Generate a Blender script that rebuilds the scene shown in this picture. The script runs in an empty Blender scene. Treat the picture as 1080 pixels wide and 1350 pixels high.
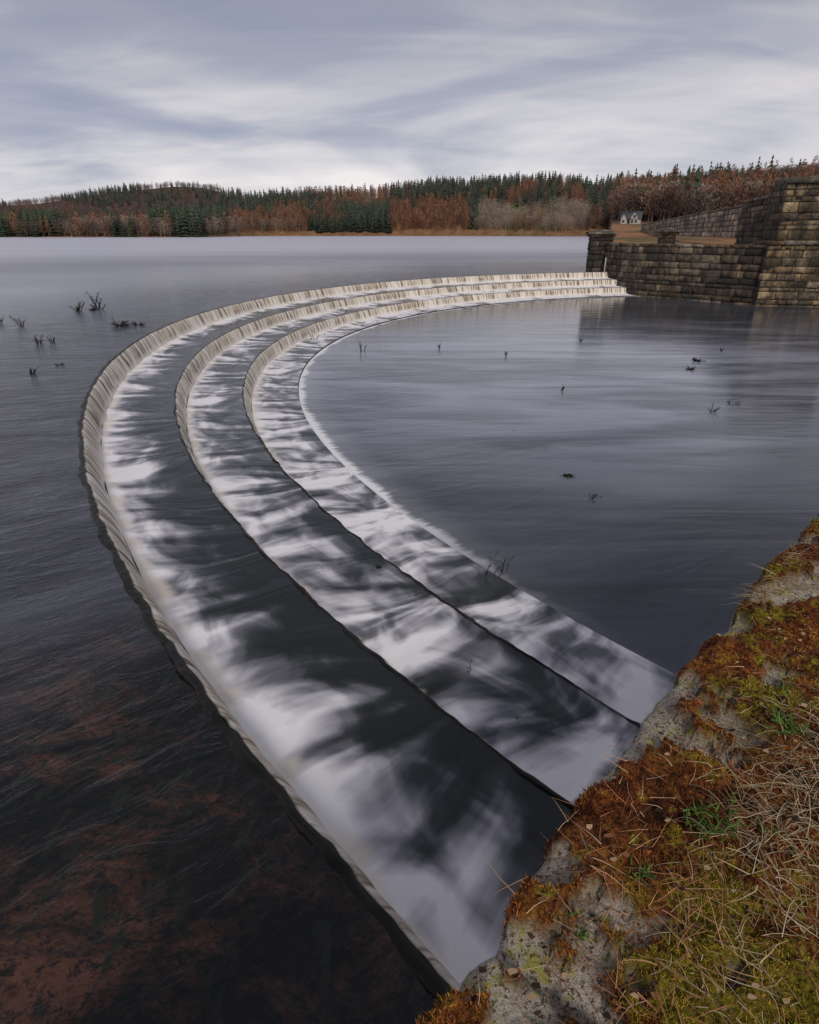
import bpy, math, random
import numpy as np
from mathutils import Vector
random.seed(7); rng=np.random.default_rng(7)
scene=bpy.context.scene
COL=scene.collection
# ---------------------------------------------------------------- helpers
def vn(x,y,seed=0):
    x=np.asarray(x,float); y=np.asarray(y,float)
    xi=np.floor(x); yi=np.floor(y); fx=x-xi; fy=y-yi
    fx=fx*fx*(3-2*fx); fy=fy*fy*(3-2*fy)
    def h(a,b):
        s=np.sin(a*127.1+b*311.7+seed*74.7)*43758.5453
        return s-np.floor(s)
    return (h(xi,yi)*(1-fx)+h(xi+1,yi)*fx)*(1-fy)+(h(xi,yi+1)*(1-fx)+h(xi+1,yi+1)*fx)*fy
def fbm(x,y,seed=0,o=4,g=.5):
    s=0;a=1;t=0
    for i in range(o):
        s=s+a*vn(x*2**i+i*13.7,y*2**i-i*7.3,seed+i); t+=a; a*=g
    return s/t
def sst(a,b,x):
    t=np.clip((x-a)/(b-a),0,1); return t*t*(3-2*t)
def mesh_obj(name,V,F,mat,col=None,uv=None,parent=None,smooth=False,loc=(0,0,0),attrs=None):
    V=np.asarray(V,dtype=np.float64).reshape(-1,3)
    me=bpy.data.meshes.new(name)
    me.vertices.add(len(V)); me.vertices.foreach_set('co',V.astype(np.float32).ravel())
    if isinstance(F,np.ndarray):
        k=F.shape[1]; lo=F.astype(np.int32).ravel(); ls=np.arange(len(F),dtype=np.int32)*k
    else:
        lo=np.array([i for f in F for i in f],dtype=np.int32)
        ln=np.array([len(f) for f in F]); ls=np.concatenate([[0],np.cumsum(ln)[:-1]]).astype(np.int32)
    me.loops.add(len(lo)); me.loops.foreach_set('vertex_index',lo)
    me.polygons.add(len(ls)); me.polygons.foreach_set('loop_start',ls)
    me.update(calc_edges=True)
    if col is not None:
        c=np.ones((len(V),4),np.float32); c[:,:3]=col
        a=me.color_attributes.new('col','FLOAT_COLOR','POINT'); a.data.foreach_set('color',c.ravel())
    if uv is not None:
        l=me.uv_layers.new(name='UVMap'); l.data.foreach_set('uv',np.asarray(uv,np.float32)[lo].ravel())
    me.validate()
    if smooth: me.polygons.foreach_set('use_smooth',np.ones(len(me.polygons),bool))
    if mat: me.materials.append(mat)
    ob=bpy.data.objects.new(name,me); COL.objects.link(ob); ob.location=loc
    if parent: ob.parent=parent
    return ob
def empty(name,loc=(0,0,0)):
    e=bpy.data.objects.new(name,None); COL.objects.link(e); e.location=loc; return e
def gridF(nr,nc):
    i=np.arange(nr-1)[:,None]; j=np.arange(nc-1)[None,:]
    a=i*nc+j
    return np.stack([a,a+1,a+nc+1,a+nc],-1).reshape(-1,4)
class G:
    def __init__(s,name):
        s.m=bpy.data.materials.new(name); s.m.use_nodes=True; s.nt=s.m.node_tree; s.nt.nodes.clear()
        s.out=s.nt.nodes.new('ShaderNodeOutputMaterial')
    def n(s,t,**k):
        x=s.nt.nodes.new(t)
        for a,b in k.items(): setattr(x,a,b)
        return x
    def put(s,sock,v):
        if v is None: return
        if isinstance(v,bpy.types.NodeSocket): s.nt.links.new(v,sock)
        else:
            if sock.type=='RGBA' and len(v)==3: v=(*v,1)
            sock.default_value=v
    def math(s,op,a,b=None,c=None,clamp=False):
        x=s.n('ShaderNodeMath',operation=op); x.use_clamp=clamp
        s.put(x.inputs[0],a); s.put(x.inputs[1],b)
        if c is not None: s.put(x.inputs[2],c)
        return x.outputs[0]
    def mix(s,f,a,b,bt='MIX'):
        x=s.n('ShaderNodeMix',data_type='RGBA',blend_type=bt); x.clamp_factor=True
        s.put(x.inputs[0],f); s.put(x.inputs[6],a); s.put(x.inputs[7],b); return x.outputs[2]
    def mr(s,v,a,b,c=0.,d=1.,smooth=True):
        x=s.n('ShaderNodeMapRange'); x.interpolation_type='SMOOTHSTEP' if smooth else 'LINEAR'
        for i,q in enumerate((v,a,b,c,d)): s.put(x.inputs[i],q)
        return x.outputs[0]
    def map(s,v,scale=(1,1,1),rot=(0,0,0),loc=(0,0,0)):
        x=s.n('ShaderNodeMapping'); s.put(x.inputs[0],v); x.inputs[1].default_value=loc; x.inputs[2].default_value=rot; x.inputs[3].default_value=scale
        return x.outputs[0]
    def noise(s,v,scale=1.,detail=4.,rough=.5,dist=0.):
        x=s.n('ShaderNodeTexNoise'); s.put(x.inputs['Vector'],v); s.put(x.inputs['Scale'],scale)
        x.inputs['Detail'].default_value=detail; x.inputs['Roughness'].default_value=rough; x.inputs['Distortion'].default_value=dist
        return x.outputs[0]
    def ramp(s,f,st):
        x=s.n('ShaderNodeValToRGB'); s.put(x.inputs[0],f); e=x.color_ramp.elements
        while len(e)<len(st): e.new(.5)
        for i,(p,c) in enumerate(st): e[i].position=p; e[i].color=(*c,1)
        return x.outputs[0]
    def coord(s,w='Object'): return s.n('ShaderNodeTexCoord').outputs[w]
    def sep(s,v):
        x=s.n('ShaderNodeSeparateXYZ'); s.put(x.inputs[0],v); return x.outputs
    def comb(s,a,b,c=0.):
        x=s.n('ShaderNodeCombineXYZ'); s.put(x.inputs[0],a); s.put(x.inputs[1],b); s.put(x.inputs[2],c); return x.outputs[0]
    def attr(s,nm='col'):
        x=s.n('ShaderNodeAttribute'); x.attribute_name=nm; return x.outputs[0]
    def bump(s,h,st=.3,d=.05):
        x=s.n('ShaderNodeBump'); x.inputs['Strength'].default_value=st; x.inputs['Distance'].default_value=d; s.put(x.inputs['Height'],h); return x.outputs[0]
    def pbr(s,col,rough=.8,ior=1.45,normal=None,spec=None):
        x=s.n('ShaderNodeBsdfPrincipled'); s.put(x.inputs['Base Color'],col); s.put(x.inputs['Roughness'],rough); s.put(x.inputs['IOR'],ior)
        if normal is not None: s.put(x.inputs['Normal'],normal)
        if spec is not None: s.put(x.inputs['Specular IOR Level'],spec)
        s.nt.links.new(x.outputs[0],s.out.inputs[0]); return s.m

CX,CY=27.5,27.2
R0,R1,R2,R3=37.3,35.5,33.7,31.95
Z0,Z1,Z2,Z3=0.0,-.58,-1.14,-1.70
ZP=-1.76
# ---------------------------------------------------------------- materials
def m_fall():
    g=G('falling_water'); uv=g.coord('UV')
    a=g.noise(g.map(uv,(4.0,.22,1)),1,4,.6); b=g.noise(g.map(uv,(.7,.2,1)),1,2)
    big=g.noise(g.map(uv,(11,.30,1)),1,3,.6)
    f=g.math('ADD',g.math('MULTIPLY',a,.6),g.math('ADD',g.math('MULTIPLY',b,.22),g.math('MULTIPLY',big,.35)))
    c=g.ramp(f,[(.45,(.04,.03,.022)),(.515,(.22,.17,.12)),(.57,(.64,.55,.44)),(.66,(.94,.89,.81))])
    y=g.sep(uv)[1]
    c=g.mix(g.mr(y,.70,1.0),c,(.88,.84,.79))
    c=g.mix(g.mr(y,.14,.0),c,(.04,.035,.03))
    return g.pbr(c,.5,1.33,g.bump(f,.3,.04))
def m_tread(name,bias,slope,seed):
    g=G(name); uv0=g.coord('UV'); uv=g.map(uv0,loc=(seed*7.3,0,0)); ax,y,_=g.sep(uv0)
    # flow lines wander sideways as they run down the tread
    wv=g.noise(g.map(uv,(.45,.25,1)),1,2)
    x2=g.math('ADD',g.sep(uv)[0],g.math('MULTIPLY',g.math('MULTIPLY',g.math('SUBTRACT',wv,.5),y),2.2))
    fl=g.comb(x2,y)
    n1=g.noise(g.map(fl,(.6,.25,1)),1,2,.5,.2)
    n2=g.noise(g.map(fl,(1.8,.50,1)),1,2,.5,.5)
    n3=g.noise(g.map(fl,(6.5,.55,1)),1,3,.55,.3)
    n4=g.noise(g.map(fl,(1.1,1.6,1),loc=(5,3,0)),1,3,.5,.7)
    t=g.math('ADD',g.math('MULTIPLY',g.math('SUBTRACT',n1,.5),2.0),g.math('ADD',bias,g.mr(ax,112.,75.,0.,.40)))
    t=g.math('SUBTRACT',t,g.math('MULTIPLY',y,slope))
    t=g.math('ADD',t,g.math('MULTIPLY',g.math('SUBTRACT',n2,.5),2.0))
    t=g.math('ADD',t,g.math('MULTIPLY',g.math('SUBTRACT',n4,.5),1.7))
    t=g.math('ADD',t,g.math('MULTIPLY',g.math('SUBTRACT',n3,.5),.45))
    c=g.ramp(t,[(.0,(.020,.024,.022)),(.22,(.045,.05,.052)),(.48,(.19,.19,.215)),(.74,(.58,.56,.60)),(1.,(.96,.94,.96))])  # grey-lilac middle stops paint the foam's shadows into the colour
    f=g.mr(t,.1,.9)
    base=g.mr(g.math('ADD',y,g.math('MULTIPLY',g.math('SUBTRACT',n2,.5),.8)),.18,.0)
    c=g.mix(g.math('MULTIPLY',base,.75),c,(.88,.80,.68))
    b=g.math('ADD',n2,g.math('MULTIPLY',n3,.3))
    return g.pbr(c,g.math('ADD',g.math('MULTIPLY',f,.3),.22),1.36,g.bump(b,.4,.08))
def m_lip():
    g=G('wet_stone_lip'); c=g.coord()
    n=g.noise(c,3,5,.6); k=g.ramp(n,[(.3,(.006,.006,.005)),(.6,(.02,.017,.013)),(.8,(.05,.04,.03))])
    return g.pbr(k,.4,1.4,g.bump(g.noise(c,9,4),.6,.03),spec=.3)
def polar(g):
    o=g.coord(); x,y,_=g.sep(o)
    r=g.math('SQRT',g.math('ADD',g.math('MULTIPLY',x,x),g.math('MULTIPLY',y,y)))
    a=g.math('ARCTAN2',g.math('MULTIPLY',y,-1.),g.math('MULTIPLY',x,-1.))
    return o,x,y,r,g.math('MULTIPLY',a,37.)
def m_reservoir():
    g=G('reservoir_water'); o,x,y,r,a=polar(g)
    near=g.mr(r,62.,38.)
    st=g.noise(g.comb(g.math('MULTIPLY',a,1.3),g.math('MULTIPLY',r,.35)),1,4,.55,.8)
    st2=g.noise(g.comb(g.math('MULTIPLY',a,4.2),g.math('MULTIPLY',r,1.3)),1,5,.6,1.1)
    rp=g.noise(g.map(o,(.10,.5,1)),1,3)
    big=g.noise(g.map(o,(.012,.05,1)),1,2)
    dx=g.math('ADD',x,CX+1.0); dy=g.math('ADD',y,CY-2.6)
    d=g.math('SQRT',g.math('ADD',g.math('MULTIPLY',dx,dx),g.math('MULTIPLY',dy,dy)))
    bed=g.mr(d,4.0,1.5)
    p1=g.noise(g.map(o,(1.3,2.2,1),rot=(0,0,-.6)),1,9,.76,.5); p2=g.noise(g.map(o,(9,13,1),rot=(0,0,-.6)),1,7,.8,.3)
    p3=g.noise(g.map(o,(.8,.6,1)),1,2)
    redm=g.mr(g.math('ADD',g.math('ADD',g.math('MULTIPLY',p1,.55),g.math('MULTIPLY',p2,.40)),g.math('MULTIPLY',p3,.25)),.575,.70)
    c=g.mix(redm,(.008,.009,.008),(.125,.054,.034))
    c=g.mix(g.mr(p2,.48,.60),c,(.014,.012,.010))
    c=g.mix(g.mr(g.noise(g.map(o,(7,3,1),rot=(0,0,.9)),1,6,.7,.6),.54,.64),c,(.018,.021,.015))
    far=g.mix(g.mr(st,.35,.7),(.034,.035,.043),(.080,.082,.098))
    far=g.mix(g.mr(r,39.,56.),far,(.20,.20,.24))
    far=g.mix(g.mr(r,52.,150.),far,(.56,.55,.63))  # sky reflection on the distant water painted into the base colour
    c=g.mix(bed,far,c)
    h=g.math('ADD',g.math('MULTIPLY',g.math('ADD',st,g.math('MULTIPLY',st2,.85)),near),g.math('MULTIPLY',rp,.10))
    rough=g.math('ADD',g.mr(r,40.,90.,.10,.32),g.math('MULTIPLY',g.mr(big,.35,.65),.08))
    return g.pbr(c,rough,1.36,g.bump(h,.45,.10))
def m_pool():
    g=G('pool_water'); o,x,y,r,a=polar(g)
    s1=g.noise(g.map(o,(.07,.26,1),rot=(0,0,.22)),1,4,.55,1.0)
    s2=g.noise(g.map(o,(.20,1.2,1),rot=(0,0,.22)),1,4,.6,.9)
    s3=g.noise(g.comb(g.math('MULTIPLY',a,1.1),g.math('MULTIPLY',r,.3)),1,4,.55,.5)
    f=g.mr(g.math('ADD',g.math('MULTIPLY',s1,.65),g.math('MULTIPLY',s2,.35)),.37,.62)
    # silky aerated water mid-pool; sheen streaks and dark wall reflections painted into the colour
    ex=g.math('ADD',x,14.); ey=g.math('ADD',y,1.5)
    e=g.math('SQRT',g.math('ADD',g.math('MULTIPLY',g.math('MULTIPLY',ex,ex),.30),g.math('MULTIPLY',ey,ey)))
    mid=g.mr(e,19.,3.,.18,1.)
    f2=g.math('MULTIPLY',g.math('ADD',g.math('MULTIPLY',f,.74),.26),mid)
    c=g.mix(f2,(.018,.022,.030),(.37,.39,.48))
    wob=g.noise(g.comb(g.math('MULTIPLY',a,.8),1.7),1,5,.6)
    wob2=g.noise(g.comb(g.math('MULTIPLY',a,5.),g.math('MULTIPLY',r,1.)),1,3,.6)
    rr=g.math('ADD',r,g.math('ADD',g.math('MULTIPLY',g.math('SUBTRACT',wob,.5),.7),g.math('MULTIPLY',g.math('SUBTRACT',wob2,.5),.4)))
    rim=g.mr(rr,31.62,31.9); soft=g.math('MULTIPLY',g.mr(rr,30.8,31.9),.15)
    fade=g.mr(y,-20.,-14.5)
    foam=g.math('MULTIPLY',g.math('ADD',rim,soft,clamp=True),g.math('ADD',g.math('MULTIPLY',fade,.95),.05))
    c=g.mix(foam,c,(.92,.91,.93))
    h=g.math('ADD',g.math('MULTIPLY',s1,.6),g.math('ADD',g.math('MULTIPLY',s2,.35),g.math('MULTIPLY',g.math('MULTIPLY',s3,g.mr(r,24.,31.)),.8)))
    return g.pbr(c,g.math('ADD',.13,g.math('MULTIPLY',foam,.4)),1.40,g.bump(h,.45,.10))
def m_stone(name='masonry',sc=2.5,lichen=.25):
    g=G(name); c=g.attr(); o=g.coord()
    n=g.noise(o,sc,6,.65); n2=g.noise(o,sc*4,5,.6); n3=g.noise(g.map(o,(1,1,.35)),sc*.3,4,.6)
    k=g.mix(1.,c,g.ramp(n,[(.3,(.32,.30,.28)),(.5,(.9,.9,.9)),(.7,(1.8,1.7,1.6))]),'MULTIPLY')
    k=g.mix(g.math('MULTIPLY',g.mr(n3,.46,.60),.70),k,(.035,.029,.024))
    k=g.mix(g.math('MULTIPLY',g.mr(n2,.58,.72),lichen),k,(.30,.26,.18))
    return g.pbr(k,.85,1.45,g.bump(g.math('ADD',n,n2),1.,.10))
def m_attr(name,rough=.85,nz=0.,sc=1.):
    g=G(name); c=g.attr()
    if nz>0:
        n=g.noise(g.coord(),sc,5,.65)
        c=g.mix(nz,c,g.ramp(n,[(.3,(.3,.3,.3)),(.7,(1.7,1.7,1.7))]),'MULTIPLY')
    return g.pbr(c,rough,1.4,spec=.25)
def m_plain(name,c,rough=.8,sc=4.,amt=.4):
    g=G(name); n=g.noise(g.coord(),sc,4,.6)
    k=g.mix(g.mr(n,.3,.7),tuple(v*(1-amt) for v in c),tuple(min(1,v*(1+amt)) for v in c))
    return g.pbr(k,rough,1.45)
MF=m_fall(); ML=m_lip(); MS=m_stone(); MTREE=m_attr('foliage'); MG=m_attr('terrain',.95,.6,.08)

# ---------------------------------------------------------------- weir
weir=empty('curved_stone_weir')
A0,A1=math.radians(100.5),math.radians(226.5)
t=np.linspace(0,1,1900); ang=A1-(A1-A0)*(t**1.35)     # finer near the camera
arc=ang*36.
def ring(name,rs,zf,mat,vs,smooth=True,rn=None):
    V=[];UV=[]
    for k,(r,v) in enumerate(zip(rs,vs)):
        rr=r+(rn(arc,k) if rn is not None else 0.)
        rr=rr*np.ones_like(ang)
        V.append(np.stack([CX+rr*np.cos(ang),CY+rr*np.sin(ang),zf(arc,k)*np.ones_like(ang)],-1))
        UV.append(np.stack([arc,np.full_like(arc,v)],-1))
    V=np.concatenate(V);UV=np.concatenate(UV)
    return mesh_obj(name,V,gridF(len(rs),len(ang)),mat,uv=UV,parent=weir,smooth=smooth)
def make_step(Ra,Za,Rb,Zb,tag,tm,seed,batter,w):
    ts=np.linspace(0,1,9)
    edge=lambda s: .03*(fbm(s*1.1,s*0+3,seed,4)-.5)*2+.03*(vn(s*4.3,s*0,seed+5)-.5)+.02*(vn(s*11,s*0,seed+6)-.5)
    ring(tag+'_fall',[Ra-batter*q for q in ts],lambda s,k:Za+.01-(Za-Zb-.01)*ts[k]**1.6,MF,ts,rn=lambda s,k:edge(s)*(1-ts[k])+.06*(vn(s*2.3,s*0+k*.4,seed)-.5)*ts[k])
    n=15; rs=np.linspace(Ra-batter*.96,Rb,n)
    def zt(s,k):
        v=(rs[0]-rs[k]); q=k/(n-1)
        return Zb+.02*(1-q)+.055*np.exp(-v/.45)*(vn(s*1.6,v*1.5+seed,seed)+.3)+.03*(fbm(s*1.3,s*0+v*1.1,seed+3,3)-.5)*(1-q**4)
    ring(tag+'_tread_water',rs,zt,tm,rs[0]-rs)
    V=lambda s,k:[-.004,.012,.014,-.05][k]+Za+.02*(vn(s*3.1,s*0+k*.3,seed)-.5)
    ring(tag+'_lip_stone',[Ra+w*1.5,Ra+w,Ra-.008,Ra-.02],V,ML,[0,.3,.6,1],rn=lambda s,k:edge(s)+.06*(vn(s*2.7,s*0+9,seed+k)-.5)*(k<2))
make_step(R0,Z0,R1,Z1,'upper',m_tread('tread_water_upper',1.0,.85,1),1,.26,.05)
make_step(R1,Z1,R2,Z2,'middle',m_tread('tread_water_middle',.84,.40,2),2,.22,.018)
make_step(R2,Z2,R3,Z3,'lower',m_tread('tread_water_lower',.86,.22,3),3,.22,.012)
ring('apron_toe',[R3,R3-.25],lambda s,k:[Z3,Z3-.6][k],ML,[0,1])

# ---------------------------------------------------------------- waters
def annulus(name,rs,a0,a1,n,z,mat):
    aa=np.linspace(a0,a1,n); V=[]
    for r in rs: V.append(np.stack([r*np.cos(aa),r*np.sin(aa),np.zeros(n)],-1))
    return mesh_obj(name,np.concatenate(V),gridF(len(rs),n),mat,loc=(CX,CY,z),smooth=True)
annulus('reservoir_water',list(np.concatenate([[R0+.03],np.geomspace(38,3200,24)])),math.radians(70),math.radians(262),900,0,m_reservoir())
aa=np.linspace(0,2*math.pi,240,endpoint=False)
Vp=[(0,0,0)]+[(32.02*math.cos(q),32.02*math.sin(q),0) for q in aa]
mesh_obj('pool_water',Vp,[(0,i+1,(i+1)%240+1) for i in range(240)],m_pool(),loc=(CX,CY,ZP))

# ---------------------------------------------------------------- masonry builder
PAL_D=[(.15,.118,.085),(.20,.16,.11),(.10,.082,.062),(.27,.21,.14),(.15,.13,.105),(.19,.135,.09),(.07,.057,.048)]
PAL_O=[(.36,.26,.14),(.44,.33,.19),(.26,.185,.11),(.15,.12,.085),(.38,.29,.19),(.30,.205,.12),(.20,.16,.12)]
def masonry(name,p0,p1,z0,z1,thick,bw,bh,pal,parent,zb=None,capw=.0,capt=.22,seed=0,back=False):
    """outer face on the right-hand side of p0->p1. z1 float or (za,zb)"""
    R=np.random.default_rng(seed+11)
    p0=np.array(p0,float);p1=np.array(p1,float);L=np.linalg.norm(p1-p0);u=(p1-p0)/L;nrm=np.array([u[1],-u[0]])
    za,zz=(z1,z1) if np.isscalar(z1) else z1
    top=lambda s: za+(zz-za)*s/L
    V=[];F=[];C=[]
    def P(s,fr,d):
        q=p0+u*s+nrm*d; return (q[0],q[1],z0+(top(s)-z0)*fr)
    rows=max(1,int(round((max(za,zz)-z0)/bh)))
    hh=np.random.default_rng(int(round(z0*10))+77).uniform(.6,1.45,rows); hh=np.concatenate([[0],np.cumsum(hh)/hh.sum()])
    for side in ([1,-1] if back else [1]):
      for i in range(rows):
        f0=hh[i];f1=hh[i+1];s=-R.random()*bw; rowc=R.uniform(.75,1.2)
        while s<L:
            w=bw*R.uniform(.4,1.8); a=max(s,0);b=min(s+w,L); s+=w
            if b-a<.08: continue
            g=.010; gf=.010/((max(za,zz)-z0))
            base=len(V); c=np.array(pal[R.integers(len(pal))])*R.uniform(.6,1.35)*rowc; pr=R.uniform(.0,.09)
            xs=[a+g,a+g+.05,(a+b)/2,b-g-.05,b-g]; fs=[f0+gf,f0+gf*5,(f0+f1)/2,f1-gf*5,f1-gf]
            for yy in range(5):
                for xx in range(5):
                    e=(xx in(0,4)) or (yy in(0,4))
                    d=(-.03 if e else pr+R.uniform(-.03,.04))
                    if side<0: d=-thick-d
                    V.append(P(xs[xx]+(0 if xx in (0,4) else R.uniform(-.015,.015)),fs[yy],d)); C.append(c*(.65 if e else R.uniform(.85,1.15)))
            for yy in range(4):
                for xx in range(4):
                    q=base+yy*5+xx; F.append((q,q+1,q+6,q+5) if side>0 else (q,q+5,q+6,q+1))
    b=len(V); k=(.03,.025,.02)
    for s in (0,L):
        for d in (-.02,-thick+.02):
            for fr in (0,1): V.append(P(s,fr,d)); C.append(k)
    F+=[(b,b+4,b+5,b+1),(b+2,b+3,b+7,b+6),(b,b+1,b+3,b+2),(b+4,b+6,b+7,b+5),(b+1,b+5,b+7,b+3)]
    if capw>0:
        s=0.
        while s<L-.05:
            w=min(R.uniform(.9,1.5),L-s); b=len(V); c=np.array([(.36,.32,.25),(.26,.17,.10),(.26,.23,.18)][R.integers(3)])*R.uniform(.6,1.25)
            for ss in (s+.01,s+w-.01):
                for d in (capw,-thick-capw):
                    for dz in (0,capt):
                        q=p0+u*ss+nrm*d; V.append((q[0],q[1],top(ss)+.003+dz+(0 if dz==0 else R.uniform(-.03,.03)))); C.append(c)
            F+=[(b,b+4,b+5,b+1),(b+2,b+3,b+7,b+6),(b,b+1,b+3,b+2),(b+4,b+6,b+7,b+5),(b+1,b+5,b+7,b+3),(b,b+2,b+6,b+4)]
            s+=w
    return mesh_obj(name,V,F,MS,col=np.array(C),parent=parent)
def pier(name,cx,cy,w,z0,z1,pal,rot=0.,parent=None,bw=.8,bh=.45,seed=0,cap=True,capo=.22):
    e=parent or empty(name); h=w/2
    cs=[(-h,-h),(h,-h),(h,h),(-h,h)]
    cs=[(cx+a*math.cos(rot)-b*math.sin(rot),cy+a*math.sin(rot)+b*math.cos(rot)) for a,b in cs]
    for i in range(4):
        masonry(f'shaft_side_{i+1}',cs[i],cs[(i+1)%4],z0,z1,.3,bw,bh,pal,e,seed=seed+i)
    if cap:
        def slab(nm,hw,za,zb,hw2=None):
            hw2=hw if hw2 is None else hw2
            V=[]
            for hh,z in ((hw,za),(hw2,zb)):
                for a,b in ((-hh,-hh),(hh,-hh),(hh,hh),(-hh,hh)):
                    V.append((cx+a*math.cos(rot)-b*math.sin(rot),cy+a*math.sin(rot)+b*math.cos(rot),z))
            mesh_obj(nm,V,[(3,2,1,0),(4,5,6,7)]+[(i,(i+1)%4,(i+1)%4+4,i+4) for i in range(4)],MS,col=np.tile((.28,.24,.185),(8,1)),parent=e)
        slab('cap_moulding',h+capo*.5,z1+.002,z1+.18); slab('cap_slab',h+capo,z1+.184,z1+.42); slab('cap_top',h+capo*.8,z1+.424,z1+.62,h*.35)
    return e
fw=empty('stone_retaining_wall')
masonry('return_face',(18.9,64.6),(20.2,58.9),-2.4,2.35,1.,1.0,.5,PAL_D,fw,capw=.05,seed=1)
masonry('long_face',(20.2,58.9),(27.4,50.6),-2.4,2.35,1.,1.0,.5,PAL_D,fw,capw=.06,seed=2)
pier('stone_gate_pier',18.7,65.6,1.7,-.6,3.1,PAL_D,rot=.2,seed=20,capo=.3)
pier('stone_gate_pier',26.6,69.5,1.2,1.8,3.3,PAL_D,rot=.3,seed=25,capo=.34)
bt=empty('stone_buttress')
masonry('lower_front',(27.0,50.4),(33.0,49.0),-2.4,2.6,4.,.9,.45,PAL_O,bt,capw=.14,capt=.28,seed=3)
masonry('lower_side',(28.0,54.8),(27.0,50.4),-2.4,2.6,3.,.9,.45,PAL_D,bt,seed=4)
masonry('upper_front',(27.6,50.7),(33.2,49.4),2.9,6.7,3.,.9,.45,PAL_O,bt,capw=.28,capt=.4,seed=5)
masonry('upper_side',(28.4,54.2),(27.6,50.7),2.9,6.7,2.,.9,.45,PAL_D,bt,seed=6)
dw=empty('dam_parapet_wall')
PW=[(.56,.49,.38),(.64,.56,.43),(.46,.40,.30),(.38,.33,.25)]
masonry('sloping_length',(52.,152.),(30.6,63.),3.0,(5.0,5.6),.8,1.2,.5,PW,dw,capw=.1,seed=7)
masonry('level_length',(30.6,62.9),(28.7,54.3),2.2,(5.9,6.0),.8,1.0,.5,PAL_D,dw,capw=.1,seed=8)
cw=empty('dam_wall')
masonry('pool_side_face',(33.4,49.0),(36.5,20.),-2.4,6.4,1.2,1.6,.8,PAL_D,cw,capw=.15,seed=9)

# ---------------------------------------------------------------- terrain
SK=np.array([(-400,262),(0,266),(60,262),(120,253),(180,246),(240,241),(290,244),(330,259),(400,252),(500,249),(540,243),(640,236),(740,234),(775,241),(850,238),(950,230),(1080,220),(1500,205)],float)
def skyline(a): return np.interp(a*889+540,SK[:,0],SK[:,1])
def shoreY(a):
    px=a*889+540
    return 640+280*sst(250,360,px)-120*sst(600,760,px)
def ridgeY(a):
    px=a*889+540
    return 1900-750*sst(270,340,px)-450*sst(740,860,px)
def terr(a,Y):
    px=a*889+540; sh=shoreY(a); rd=ridgeY(a)
    hr=3.4+(307.6-skyline(a))*.001024*rd-17
    q=np.clip((Y-sh)/(rd-sh),-1,1)
    left=sst(340,260,px)
    shape=(1-left)*(np.clip(q,0,1)**.75)+left*(sst(.2,1,q)*.90+.10*sst(0,.2,q))
    z=np.where(q>0,1.0*sst(0,.02,q)+hr*shape,-3.)
    z=z-np.clip(Y-rd,0,4000)*.02+ (fbm(a*14,Y/90.,3,3)-.5)*6*sst(0,.2,q)
    X=a*Y
    lim=np.where(Y>64.5,18.9+.292*(Y-64.5)+0*X, np.where(Y>58.9,20.4+(64.6-Y)*-.23+ .45, 20.2+(58.9-Y)*.867+.9))
    lim=np.where((Y<=58.9),lim,np.where(Y<=64.5,19.1+(64.5-Y)*.23+.5,lim))
    inl=sst(0,.35,(X-lim)/np.maximum(1,Y/60.))
    zr=2.3+np.clip(Y-95,0,300)*.026+.10*(fbm(X*.35,Y*.2,8,4)-.5)*2
    zr=zr+sst(330,rd,Y)*(hr-9)
    zl=-3*(1-inl)+zr*inl
    shl=np.where(Y<sh,zl,np.maximum(z,zl*inl))
    shl=np.where((Y<53.)&(X>27.6),-3.,shl)
    return np.where(Y>48.5,shl,-3.)
av=np.concatenate([np.linspace(-1.3,.27,260),np.linspace(.272,.62,240),np.linspace(.63,1.3,60)])
Yv=np.concatenate([np.linspace(49,70,64),np.geomspace(71,3600,240)])
AA,YY=np.meshgrid(av,Yv)
ZZ=terr(AA,YY)
px=AA*889+540
c=np.zeros(AA.shape+(3,))
c[:]=(.085,.058,.042)
q=(YY-shoreY(AA))
def blendc(c,m,col): return c*(1-m[...,None])+np.array(col)*m[...,None]
c=blendc(c,sst(60,10,np.abs(q-20)),(.26,.145,.075))
c=blendc(c,sst(655,675,px)*sst(735,712,px)*sst(80,30,np.abs(q-70)),(.15,.16,.06))
land=sst(.28,.30,AA)*sst(320,240,YY)
fn=fbm(AA*YY*.25,YY*.15,5,4)
c=blendc(c,land,(.32,.155,.075))
c=blendc(c,land*sst(.46,.6,fn),(.15,.12,.05))
c=blendc(c,land*sst(.42,.48,AA)*sst(66,60,YY)*sst(.35,.5,fn),(.40,.38,.36))
Vt=np.stack([AA*YY,YY,ZZ],-1).reshape(-1,3)
mesh_obj('hills',Vt,gridF(len(Yv),len(av)),MG,col=c.reshape(-1,3),smooth=True)
S=6000
mesh_obj('ground',[(-S,-S,-5),(S,-S,-5),(S,S,-5),(-S,S,-5)],[(0,1,2,3)],m_plain('dark_earth',(.06,.05,.035),.95,.1))

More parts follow.
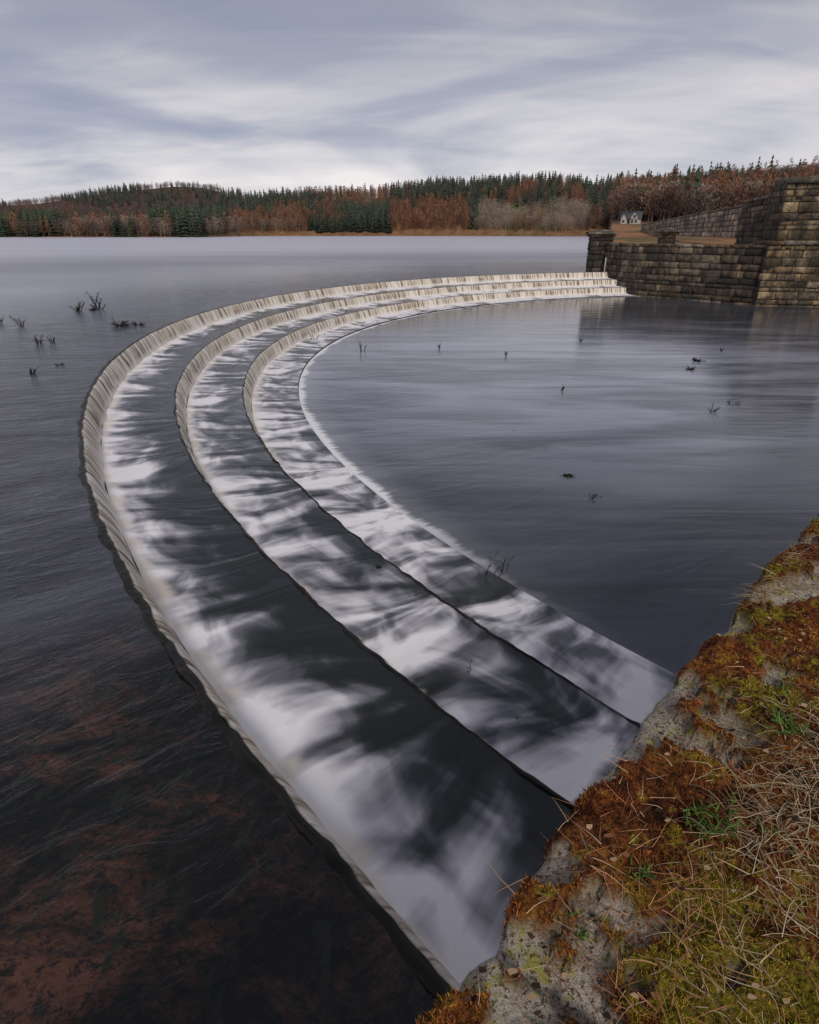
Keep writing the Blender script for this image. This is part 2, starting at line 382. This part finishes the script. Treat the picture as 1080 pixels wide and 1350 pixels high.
# ---------------------------------------------------------------- distant woodland
def proto_conifer(R,layers=8,nb=8):
    T=[]; fat=R.uniform(.17,.26)
    for l in range(layers):
        z=.10+.86*l/(layers-1); r=fat*(1-z)**.7+.016
        o=R.random()*6
        for b in range(nb):
            a=o+b*2*math.pi/nb+R.uniform(-.25,.25); rr=r*R.uniform(.5,1.3); w=.42*2*math.pi/nb*2
            tip=(rr*math.cos(a),rr*math.sin(a),z-.05-.04*R.random())
            m1=(rr*.6*math.cos(a-w),rr*.6*math.sin(a-w),z-.045); m2=(rr*.6*math.cos(a+w),rr*.6*math.sin(a+w),z-.045); top=(0,0,z+.06)
            T+=[(top,m1,tip),(top,tip,m2)]
    T+=[((-.012,0,0),(.012,0,0),(0,0,.9)),((0,-.012,0),(0,.012,0),(0,0,.9))]
    return np.array(T)
def proto_bare(R,n=110,cone=False,sl=.018,wid=.2):
    T=[]
    T+=[((-.014,0,0),(.014,0,0),(0,0,.9)),((0,-.014,0),(0,.014,0),(0,0,.9))]
    for b in range(12):
        a=R.random()*6.3; z=R.uniform(.2,.7); L=wid*R.uniform(.6,1.1)
        p=np.array((0,0,z)); e=np.array((L*math.cos(a),L*math.sin(a),min(.97,z+L*R.uniform(.7,1.6)))); s=np.array((-math.sin(a),math.cos(a),0))*.008
        T.append((p-s,p+s,e)); T.append((p-np.array((0,0,.008)),p+np.array((0,0,.008)),e))
    for k in range(n):
        z=R.uniform(.18,1)
        rm=wid*(1.05*(1-z)+.08) if cone else wid*math.sqrt(max(0,1-((z-.6)/.42)**2))
        a=R.random()*6.3; r=rm*math.sqrt(R.random()); p=np.array((r*math.cos(a),r*math.sin(a),z))
        d=np.array((math.cos(a)*.6,math.sin(a)*.6,R.uniform(.2,1.2))); d/=np.linalg.norm(d); L=R.uniform(.05,.10)
        sd=R.normal(size=3); sd/=np.linalg.norm(sd)
        T.append((p-sd*sl,p+sd*sl,p+d*L))
    return np.array(T)
R_=np.random.default_rng(3)
PR={'con':[proto_conifer(R_) for _ in range(7)],'lar':[proto_bare(R_,120,True,.018,.20) for _ in range(5)],
    'bro':[proto_bare(R_,150,False,.016,.34) for _ in range(5)],'pal':[proto_bare(R_,160,False,.012,.34) for _ in range(5)]}
def scatter(n):
    a=rng.uniform(-.78,.80,n); rd=ridgeY(a); sh=shoreY(a)
    sh=np.where(a>.30,330,sh)
    u=rng.random(n); 
    Y=sh+8+(rd+70-sh)*u**1.15
    nf=n//4; Y[:nf]=sh[:nf]+rng.uniform(6,70,nf)
    return a,Y
a_,Y_=scatter(12500)
px_=a_*889+540; sh_=np.where(a_>.30,330,shoreY(a_)); dpt=Y_-sh_
cl=fbm(a_*16,Y_/120.,21,3); cl2=fbm(a_*9,Y_/300.,31,3); rr=rng.random(len(a_))
kind=[];hm=[]
for p,dd,c1,c2,r in zip(px_,dpt,cl,cl2,rr):
    h_=1.
    if p<312:
        if dd<230:
            if 200<p<305 and dd>25 and r<.7: k='con'; h_=1.1
            else: k='con' if (c1>.44 and r<.7) else ('pal' if r<.45 else ('lar' if r<.6 else 'bro'))
        else:
            k='con' if (c2>.555 and r<.8) else ('lar' if r<.15 else ('pal' if r<.22 else 'bro')); h_=.85
    elif p<515:
        k='lar' if r<.66 else ('con' if c1>.46 else 'pal')
        if c1>.57 and r<.7: k='con'
    elif p<772:
        if dd<110: k='pal' if (p>630 and r<.7) else ('lar' if c1>.52 else ('con' if r<.7 else 'pal'))
        else: k='con' if (c1>.40 or dd>260) and r<.90 else 'lar'
    else: k='con' if (p<810 and dd>60 and r<.5) or (c2>.62 and r<.25) or r<.02 else ('pal' if r<.25 and dd<160 else ('lar' if r>.9 else 'bro'))
    kind.append(k); hm.append(h_)
kind=np.array(kind)
BASE={'con':(.040,.062,.031),'lar':(.27,.130,.068),'bro':(.13,.080,.060),'pal':(.34,.275,.21)}
HT={'con':(13,26),'lar':(14,22),'bro':(11,17),'pal':(11,18)}
NM={'con':'conifer_forest','lar':'larch_forest','bro':'bare_woodland','pal':'birch_woodland'}
mead=(px_>655)&(px_<730)&(dpt>35)&(dpt<105)&(rr>.25)
mead|=(a_>.30)&(a_<.35)&(Y_<350)
Zt=terr(a_,Y_)
for k in BASE:
    idx=np.where((kind==k)&~mead&(Zt>-.5))[0]; VV=[];CC=[]
    for i in idx:
        T=PR[k][rng.integers(len(PR[k]))]; h=rng.uniform(*HT[k])*hm[i]; w=h*rng.uniform(.85,1.3); o=rng.random()*6.3
        co,si=math.cos(o),math.sin(o)
        x=(T[...,0]*co-T[...,1]*si)*w+a_[i]*Y_[i]; y=(T[...,0]*si+T[...,1]*co)*w+Y_[i]; z=T[...,2]*h+Zt[i]-.4
        VV.append(np.stack([x,y,z],-1).reshape(-1,3))
        cc=np.array(BASE[k])*rng.uniform(.65,1.4)*np.array([rng.uniform(.88,1.15),1,rng.uniform(.88,1.12)])
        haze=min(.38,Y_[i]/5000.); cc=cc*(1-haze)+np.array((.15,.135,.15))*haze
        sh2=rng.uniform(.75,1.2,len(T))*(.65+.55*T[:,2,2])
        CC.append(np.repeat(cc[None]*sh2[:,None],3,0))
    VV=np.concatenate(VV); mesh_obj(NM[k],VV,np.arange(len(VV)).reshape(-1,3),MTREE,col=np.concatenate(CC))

# ---------------------------------------------------------------- house
hx,hy=.325*270,270.; hz=float(terr(np.array([.325]),np.array([270.]))[0])
hs=empty('white_farmhouse',(hx,hy,hz)); hs.rotation_euler=(0,0,-.35); hs.scale=(.85,.85,.85)
mw=m_plain('render_white',(.46,.44,.41),.8,2,.12); mr_=m_plain('slate_roof',(.09,.09,.10),.6,5,.3); mk=m_plain('dark_timber',(.02,.018,.016),.6); mgl=m_plain('window_glass',(.03,.035,.045),.15)
def box(name,x0,x1,y0,y1,z0,z1,mat,parent):
    V=[(x,y,z) for z in(z0,z1) for y in(y0,y1) for x in(x0,x1)]
    return mesh_obj(name,V,[(0,2,3,1),(4,5,7,6),(0,1,5,4),(2,6,7,3),(0,4,6,2),(1,3,7,5)],mat,parent=parent)
def gable(name,x0,x1,y0,y1,z0,z1,zr,axis,o,mat,rm,parent):
    if axis=='y':
        xm=(x0+x1)/2; V=[(x0,y0,z0),(x1,y0,z0),(x1,y0,z1),(xm,y0,zr),(x0,y0,z1),(x0,y1,z0),(x1,y1,z0),(x1,y1,z1),(xm,y1,zr),(x0,y1,z1)]
        mesh_obj(name+'_walls',V,[(0,1,2,3,4),(9,8,7,6,5),(0,4,9,5),(1,6,7,2)],mat,parent=parent)
        k=(zr-z1)/(xm-x0); d=.15
        for s,xa in ((-1,x0-o),(1,x1+o)):
            za=z1-k*o
            Vr=[(xa,y0-o,za),(xm,y0-o,zr+.02),(xm,y1+o,zr+.02),(xa,y1+o,za)]; Vr+=[(p[0],p[1],p[2]+d) for p in Vr]
            mesh_obj(name+f'_roof_{"a" if s<0 else "b"}',Vr,[(0,1,2,3),(7,6,5,4),(0,4,5,1),(3,2,6,7),(0,3,7,4),(1,5,6,2)],rm,parent=parent)
    else:
        ym=(y0+y1)/2; V=[(x0,y0,z0),(x0,y1,z0),(x0,y1,z1),(x0,ym,zr),(x0,y0,z1),(x1,y0,z0),(x1,y1,z0),(x1,y1,z1),(x1,ym,zr),(x1,y0,z1)]
        mesh_obj(name+'_walls',V,[(4,3,2,1,0),(5,6,7,8,9),(0,5,9,4),(1,2,7,6)],mat,parent=parent)
        k=(zr-z1)/(ym-y0); d=.15
        for s,ya in ((-1,y0-o),(1,y1+o)):
            za=z1-k*o
            Vr=[(x0-o,ya,za),(x1+o,ya,za),(x1+o,ym,zr+.02),(x0-o,ym,zr+.02)]; Vr+=[(p[0],p[1],p[2]+d) for p in Vr]
            mesh_obj(name+f'_roof_{"a" if s<0 else "b"}',Vr,[(0,3,2,1),(4,5,6,7),(0,1,5,4),(3,7,6,2),(0,4,7,3),(1,2,6,5)],rm,parent=parent)
gable('main',-4.5,4.5,0,6,-1,2.4,5.2,'x',.4,mw,mr_,hs)
gable('front_wing',-.3,3.6,-2.2,3,-1,2.4,5.0,'y',.35,mw,mr_,hs)
gable('side_wing',-4.4,-1.6,-1.4,3,-1,2.2,4.3,'y',.35,mw,mr_,hs)
box('chimney',-1.2,-.3,2.6,3.4,3.5,6.4,mk,hs)
for i,(xx,zz,yy) in enumerate([(-3.6,.5,-1.43),(-1.4,.5,-.03),(.4,.4,-2.23),(2.0,.4,-2.23),(1.2,2.5,-2.23)]):
    box(f'window_{i+1}',xx,xx+1.0,yy,yy+.06,zz,zz+1.1,mgl,hs)
for i,xx in enumerate([-.1,1.0,2.2,3.3]): box(f'timber_{i+1}',xx,xx+.22,-2.26,-2.2,1.95,2.4,mk,hs)
box('timber_rail',-.3,3.6,-2.27,-2.2,1.75,1.95,mk,hs)
dg=empty('depth_gauge_post',(18.75,63.4,0)); 
box('board',-.055,.055,-.03,.03,-.6,1.3,m_plain('gauge_white',(.42,.42,.40),.6,3,.1),dg); box('bracket',-.10,.10,.032,.10,-.6,1.1,mk,dg)

# ---------------------------------------------------------------- twigs in the water
mtw=m_plain('wet_twig',(.014,.011,.009),.7)
def strand(V,F,p,d,L,w,curl,R,seg=4,grav=0.):
    """tapered three-sided stem"""
    d=np.array(d,float); d/=np.linalg.norm(d); p=np.array(p,float)
    s=np.cross(d,R.normal(size=3)); s/=np.linalg.norm(s)+1e-9
    base=len(V); pts=[]
    for k in range(seg+1):
        t=k/seg; ww=w*(1-.75*t); s2=np.cross(d,s)
        for q in range(3):
            an=q*2.094; V.append(tuple(p+(s*math.cos(an)+s2*math.sin(an))*ww))
        pts.append(p.copy()); d=d+R.normal(size=3)*curl+np.array((0,0,-grav)); d/=np.linalg.norm(d); p=p+d*L/seg
    for k in range(seg):
        for q in range(3):
            a=base+k*3+q; b=base+k*3+(q+1)%3; F.append((a,b,b+3,a+3))
    return pts
def shrub(name,x,y,z,h,n,spread,seed,w=.012):
    R=np.random.default_rng(seed); V=[];F=[]
    for i in range(n):
        a=R.random()*6.3; p=(R.normal()*h*.12,R.normal()*h*.12,-.06)
        pts=strand(V,F,p,(math.cos(a)*spread,math.sin(a)*spread,1),h*R.uniform(.6,1.1),w,.12,R,5)
        for j in (2,3,4):
            b=R.random()*6.3; strand(V,F,pts[j],(math.cos(b),math.sin(b),1.),h*R.uniform(.15,.35),w*.6,.12,R,3)
    return mesh_obj(name,V,F,mtw,loc=(x,y,z))
for i,(x,y,z,h,n,s) in enumerate([(-15.6,25.6,0,.6,4,.5),(-15.8,30.8,0,.7,7,.8),(-15.2,31.4,0,.5,6,1.2),(-15.9,32.8,0,.85,5,.6),(-11.6,25.6,0,.5,14,1.8),(-11.1,25.9,0,.4,10,2.),
    (-12.6,21.4,0,.4,6,.9),(-12.2,21.6,0,.35,4,.7),(-10.1,16.4,0,.28,7,1.),(-9.9,17.6,0,.2,6,1.5),(-17.,26.4,0,.4,4,.6),(-3.0,4.3,0,.10,6,1.1),
    (3.85,12.05,ZP,.28,4,.6),(4.0,12.2,ZP,.15,4,1.1),(12.8,27.6,ZP,.35,9,1.6),(11.7,25.7,ZP,.30,9,1.8),(9.6,19.1,ZP,.35,5,.9),(10.7,20.,ZP,.28,6,1.8),
    (5.5,22.,ZP,.3,4,.4),(-2.3,30.2,ZP,.55,3,.2),(1.35,8.75,ZP,.70,4,.3),(1.6,8.9,ZP,.36,3,.5),(.66,5.6,Z2,.26,3,.35),(4.5,29.,ZP,.4,3,.4),(1.5,31.,ZP,.35,3,.4),(-.5,10.9,ZP,.12,3,.4),(3.,17.,ZP,.14,5,1.8),(15.,30.,ZP,.25,4,.6),(9.,33.,ZP,.3,3,.5),(-5.,33.,ZP+.06,.4,3,.4),(2.5,25.,ZP,.12,4,1.6)]):
    dist=math.hypot(x,y)
    shrub('bare_shrub',x,y,z,h,n,s,100+i,max(.004,.00085*dist) if dist<12 else .0009*dist)
def clump(name,x,y,z,r,seed):
    R=np.random.default_rng(seed); nu,nvv=12,8; V=[]
    for i in range(nvv):
        ph=math.pi*i/(nvv-1)
        for j in range(nu):
            th=2*math.pi*j/nu; q=r*R.uniform(.7,1.2); V.append((q*math.sin(ph)*math.cos(th),q*.8*math.sin(ph)*math.sin(th),q*.5*math.cos(ph)))
    F=[(i*nu+j,i*nu+(j+1)%nu,(i+1)*nu+(j+1)%nu,(i+1)*nu+j) for i in range(nvv-1) for j in range(nu)]
    for k in range(14): strand(V,F,(0,0,0),(R.normal(),R.normal(),R.random()*.8),r*R.uniform(1.3,2.4),r*.08,.15,R,4)
    mesh_obj(name,V,F,ML,loc=(x,y,z))
clump('floating_debris',3.69,13.4,ZP,.11,1); clump('floating_debris',12.75,27.5,ZP,.15,2); clump('floating_debris',11.7,25.7,ZP,.13,3)
clump('floating_debris',1.1,4.85,Z2+.02,.025,6); clump('floating_debris',-.45,8.0,Z2,.05,7); clump('floating_debris',-11.5,25.7,0,.16,8); clump('floating_debris',-15.4,31.2,0,.12,9)

# ---------------------------------------------------------------- near wall (mossy)
P0=np.array((.02,.488)); E=np.array((.6886,.7255)); Nn=np.array((.7255,-.6886)); ZW=2.4
sv=np.concatenate([np.linspace(-9,-.72,30),np.arange(-.7,2.9,.006),np.geomspace(2.92,34,90)])
nv=np.concatenate([np.arange(0,.62,.006),np.linspace(.63,.85,8)])
def edge_off(s): return .012-.060*np.exp(-((s-.80)/.60)**2)-.045*sst(.9,1.8,s)+.022*(fbm(s*6,s*0+2.2,41,5,.65)-.5)*2
PATCH=[(.74,-.01,.09,.45),(.58,.0,.06,.35),(1.60,.08,.11,.5),(2.0,.03,.10,.3),(.33,.02,.05,.35),(.02,.22,.05,.22),(1.12,.15,.06,.28),(.10,.0,.05,.3),(1.32,.02,.07,.35),(.93,.0,.05,.3),(.35,.3,.04,.2),(.45,.12,.035,.2),(1.85,.12,.06,.3)]
def moss_mask(s,n):
    m=fbm(s*6.5,n*6.5,51,7,.66)+.05*np.exp(-((n-.30)/.2)**2)
    for (a,b,r,k) in PATCH:
        m=m-k*np.exp(-(((s-a)/r)**2+((n-b)/(r*.55))**2))
    return sst(.385,.415,m)
def wall_z(s,n):
    mk=moss_mask(s,n)
    st=.012*(fbm(s*3,n*3,61,5)-.5)*2+.014*(fbm(s*22,n*22,63,5,.65)-.5)
    jn=np.abs(((s+.33)%1.05)-.5); st=st-.03*np.exp(-(jn/.012)**2)
    mo=mk*(.012+.040*fbm(s*14,n*14,71,4,.6)**1.3+.02*fbm(s*50,n*50,81,2))
    rnd=-.03*np.exp(-n/.012)
    return ZW-.025+st+mo+rnd, mk
SS,NN=np.meshgrid(sv,nv,indexing='ij')
zt,mk=wall_z(SS,NN)
eo=edge_off(SS)
nn=NN+eo*np.exp(-NN/.15)
face=np.array([-4.6,-3.,-2.,-1.5,-1.,-.7,-.5,-.35,-.25,-.18,-.13,-.09,-.06,-.035,-.015])
FS,FZ=np.meshgrid(sv,face,indexing='ij')
z0=zt[:,0][:,None]
fn_=edge_off(FS)*np.exp(FZ*1.5)-.012*(fbm(FS*6,FZ*6,91,4))+.012
fz=z0+FZ
allN=np.concatenate([fn_,nn],1); allZ=np.concatenate([fz,zt],1); allS=np.concatenate([FS,SS],1)
allM=np.concatenate([np.clip(mk[:,0][:,None]*np.exp(FZ/.06),0,1),mk],1)
X=P0[0]+E[0]*allS+Nn[0]*allN; Y=P0[1]+E[1]*allS+Nn[1]*allN
Vw=np.stack([X,Y,allZ],-1).reshape(-1,3); Mw=allM.reshape(-1)
def moss_color(g,o):
    n1=g.noise(o,5.5,3,.6,.5); n2=g.noise(o,24.,6,.75); n3=g.noise(o,2.9,2,.5)
    f=g.math('ADD',g.math('MULTIPLY',n1,.45),g.math('MULTIPLY',n2,.55))
    c=g.ramp(f,[(.38,(.04,.016,.009)),(.46,(.14,.045,.016)),(.53,(.27,.092,.026)),(.59,(.30,.15,.026)),(.65,(.30,.26,.028))])
    c=g.mix(g.math('MULTIPLY',g.mr(g.math('ADD',n3,g.math('MULTIPLY',g.math('SUBTRACT',n2,.5),.9)),.55,.64),.85),c,(.28,.235,.024))
    return c
g=G('mossy_stone'); o=g.coord(); mkn=g.sep(g.attr())[0]
ns=g.noise(o,26,10,.8); nb=g.noise(o,110,5,.7); nf=g.noise(o,420,3,.6); nl=g.noise(o,6,3,.5)
stc=g.ramp(g.math('ADD',g.math('MULTIPLY',ns,.6),g.math('MULTIPLY',nf,.4)),[(.36,(.12,.09,.062)),(.44,(.36,.30,.235)),(.51,(.62,.55,.455)),(.60,(.82,.77,.68))])
stc=g.mix(g.math('MULTIPLY',g.mr(nl,.48,.64),.35),stc,(.20,.13,.08))
stc=g.mix(g.math('MULTIPLY',g.mr(g.noise(o,13,8,.8),.55,.57),.85),stc,(.42,.39,.05))
stc=g.mix(g.math('MULTIPLY',g.mr(nb,.55,.575),.85),stc,(.10,.05,.022))
mc=g.mix(1.,moss_color(g,o),g.ramp(nb,[(.38,(.15,.15,.15)),(.65,(1.5,1.5,1.5))]),'MULTIPLY')
k=g.mix(mkn,stc,mc)
MMOSS=g.pbr(k,.9,1.4,g.bump(g.math('ADD',nb,g.math('MULTIPLY',ns,1.2)),.8,.015),spec=.2)
colw=np.stack([Mw,Mw,Mw],-1)
nw=empty('mossy_stone_wall')
mesh_obj('wall_body',Vw,gridF(len(sv),allN.shape[1]),MMOSS,col=colw,parent=nw,smooth=True)
bk=[];
for s in (sv[0],sv[-1]):
    for z in (-4.6,0): q=P0+E*s+Nn*.85; bk.append((q[0],q[1],ZW-.03+z))
mesh_obj('back_face',bk,[(0,1,3,2)],m_plain('wall_back_stone',(.16,.14,.11),.9,6),parent=nw)
q=[P0+E*s+Nn*n for s,n in ((-60,.8),(60,.8),(60,60),(-60,60))]
mesh_obj('embankment',[(a[0],a[1],1.35) for a in q],[(0,1,2,3)],m_plain('embankment_grass',(.07,.07,.03),.95,3))
gm=G('moss_leaf'); o=gm.coord(); c=gm.mix(1.,moss_color(gm,o),gm.attr(),'MULTIPLY'); MLEAF=gm.pbr(c,.7,1.4,spec=.2)
N=260000
s=-.35+3.0*rng.random(N)**1.35; n=-.03+.6*rng.random(N)
m=moss_mask(s,n); keep=rng.random(N)<(m*.985+.012); s=s[keep]; n=n[keep]; m=m[keep]; N=len(s)
z,_=wall_z(s,np.maximum(n,0)); z=np.where(n<0,z+n*1.5,z)
nnw=np.maximum(n,0)+edge_off(s)*np.exp(-np.maximum(n,0)/.15)-.004*(n<0)
px3=np.stack([P0[0]+E[0]*s+Nn[0]*nnw,P0[1]+E[1]*s+Nn[1]*nnw,z-.002],-1)
d=rng.normal(size=(N,3))*.8; d[:,2]=np.abs(d[:,2])+.45; d/=np.linalg.norm(d,axis=1)[:,None]
sd=np.cross(d,rng.normal(size=(N,3))); sd/=np.linalg.norm(sd,axis=1)[:,None]
L=rng.uniform(.004,.011,N)[:,None]*(.4+1.1*vn(s*24,n*24,9))[:,None]; w=rng.uniform(.0008,.0018,N)[:,None]
T=np.stack([px3-sd*w,px3+sd*w,px3+d*L],1).reshape(-1,3)
br=rng.uniform(.5,2.8,N); cc=np.stack([br*rng.uniform(.85,1.3,N),br*rng.uniform(.85,1.2,N),br],-1)
C3=np.repeat(cc,3,0); C3[0::3]*=.35; C3[1::3]*=.35  # self-shadow at the blade roots painted into the vertex colour
mesh_obj('moss',T,np.arange(len(T)).reshape(-1,3),MLEAF,col=C3,parent=nw)
def surf(s,n):
    z,_=wall_z(np.array([float(s)]),np.array([max(float(n),0.)])); nn=max(n,0)+float(edge_off(np.array([s]))[0])*math.exp(-max(n,0)/.15)
    q=P0+E*s+Nn*nn; return (q[0],q[1],float(z[0]))
def to_sn(x,y):
    v=np.array((x,y))-P0; return float(v@E),float(v@Nn)
def litter(name,items,cols,w,R,parent):
    V=[];F=[];C=[]
    for (s,n,L,el,curl,grav) in items:
        b=len(V); p=surf(s,n); a=R.random()*6.3
        strand(V,F,(p[0],p[1],p[2]+.007),(math.cos(a),math.sin(a),el),L,w*R.uniform(.7,1.3),curl,R,5,grav)
        c=np.array(cols[R.integers(len(cols))])*R.uniform(.6,1.3); C+= [c]*(len(V)-b)
    return mesh_obj(name,V,F,MTREE,col=np.array(C),parent=parent)
R=np.random.default_rng(77)
it=[]
for i in range(1300):
    s=R.uniform(-.25,2.4);n=R.uniform(.03,.5); it.append((s,n,R.uniform(.012,.05),R.uniform(.0,.3),.14,.03))
c0=to_sn(.41,.60)
for i in range(260): it.append((c0[0]+R.normal()*.13,c0[1]+R.normal()*.10,R.uniform(.05,.09),R.uniform(.05,.3),.08,.03))
litter('pine_needles',it,[(.50,.21,.11),(.60,.33,.18),(.32,.13,.06),(.66,.48,.30)],.00078,R,nw)
it=[]
for cx_,cy_,k,sd_,LL in ((.76,.86,380,.11,.10),(.66,.74,220,.08,.09),(.88,1.0,220,.10,.09),(1.07,1.66,100,.04,.11),(1.3,1.8,50,.08,.08),(.5,.56,90,.07,.07)):
    s0,n0=to_sn(cx_,cy_)
    for i in range(k): it.append((s0+R.normal()*sd_,max(.03,n0+R.normal()*sd_*.6),LL*R.uniform(.3,1.1),R.uniform(.05,.6),.18,.16))
litter('dry_grass',it,[(.56,.45,.28),(.42,.32,.17),(.66,.56,.39),(.28,.20,.10)],.0007,R,nw)
it=[]
for cx_,cy_,k,sd_,LL in ((.554,.779,60,.020,.035),(.823,1.01,55,.015,.035),(.397,.685,22,.010,.02),(.275,.612,16,.008,.018),(.60,.80,25,.025,.03),(.9,1.15,20,.02,.02)):
    s0,n0=to_sn(cx_,cy_)
    for i in range(k): it.append((s0+R.normal()*sd_,n0+R.normal()*sd_,LL*R.uniform(.4,1.1),R.uniform(.4,1.6),.18,.10))
litter('green_sprigs',it,[(.09,.17,.03),(.14,.24,.05),(.05,.11,.02)],.0024,R,nw)
V=[];F=[];C=[]
for i in range(600):
    s_=R.uniform(-.2,2.3); n_=R.uniform(.01,.5); p=np.array(surf(s_,n_))+(0,0,.009); r=R.uniform(.003,.010); a=R.random()*6.3; b=len(V)
    for q in range(5):
        an=a+q*1.257; rr_=r*R.uniform(.5,1.2); V.append(tuple(p+np.array((rr_*math.cos(an),rr_*.6*math.sin(an),R.uniform(-.003,.004)))))
    F.append(tuple(range(b,b+5))); c=np.array([(.20,.09,.045),(.08,.04,.025),(.40,.27,.16),(.03,.02,.015)][R.integers(4)]); C+=[c]*5
mesh_obj('leaf_litter',V,F,MTREE,col=np.array(C),parent=nw)

# ---------------------------------------------------------------- world / light / camera
SAZ,SEL=176,40
w=bpy.data.worlds.new('World'); scene.world=w; w.use_nodes=True; nt=w.node_tree; nt.nodes.clear()
g=G.__new__(G); g.nt=nt
out=g.n('ShaderNodeOutputWorld')
sky=g.n('ShaderNodeTexSky',sky_type='NISHITA'); sky.sun_disc=False; sky.sun_elevation=math.radians(SEL); sky.sun_rotation=math.radians(SAZ)
d=g.n('ShaderNodeTexCoord').outputs['Generated']; x,y,z=g.sep(d)
zz=g.math('ADD',g.math('MAXIMUM',z,0.),.22)
p=g.comb(g.math('DIVIDE',x,zz),g.math('DIVIDE',y,zz))
n1=g.noise(g.map(p,(.75,.95,1),rot=(0,0,.6),loc=(1.3,.4,0)),1,4,.5,1.0); n2=g.noise(g.map(p,(.32,.36,1),rot=(0,0,-.3),loc=(3,1,0)),1,3,.5,.6)
n3=g.noise(g.map(p,(1.3,4.2,1),rot=(0,0,.3)),1,5,.55,.8)
f=g.math('ADD',g.math('MULTIPLY',n1,.5),g.math('ADD',g.math('MULTIPLY',n2,.42),g.math('MULTIPLY',n3,.17)))
c=g.ramp(f,[(.41,(.34,.37,.50)),(.50,(.48,.49,.59)),(.58,(.73,.70,.745)),(.69,(.97,.91,.91))])
gr=g.mr(z,.0,.42,1.04,.55,False)
b1=g.n('ShaderNodeBackground'); g.put(b1.inputs[0],c); g.put(b1.inputs[1],gr)
b0=g.n('ShaderNodeBackground'); g.put(b0.inputs[0],sky.outputs[0]); b0.inputs[1].default_value=.09
ms=g.n('ShaderNodeMixShader'); ms.inputs[0].default_value=.88
nt.links.new(b0.outputs[0],ms.inputs[1]); nt.links.new(b1.outputs[0],ms.inputs[2]); nt.links.new(ms.outputs[0],out.inputs[0])
sl=bpy.data.lights.new('sun','SUN'); sl.energy=1.5; sl.angle=math.radians(12); sl.color=(1,.93,.84)
so=bpy.data.objects.new('sun',sl); COL.objects.link(so)
az=math.radians(SAZ); el=math.radians(SEL)
sd=Vector((math.sin(az)*math.cos(el),math.cos(az)*math.cos(el),math.sin(el))); so.rotation_euler=sd.to_track_quat('Z','Y').to_euler()
cam=bpy.data.cameras.new('camera'); co=bpy.data.objects.new('camera',cam); COL.objects.link(co)
cam.sensor_fit='VERTICAL'; cam.sensor_height=30; cam.sensor_width=24; cam.lens=18; cam.clip_start=.05; cam.clip_end=12000
co.location=(0,0,3.4); co.rotation_euler=(math.radians(90-24.4),0,0)
scene.camera=co
scene.view_settings.view_transform='Standard'; scene.view_settings.look='None'; scene.view_settings.exposure=0
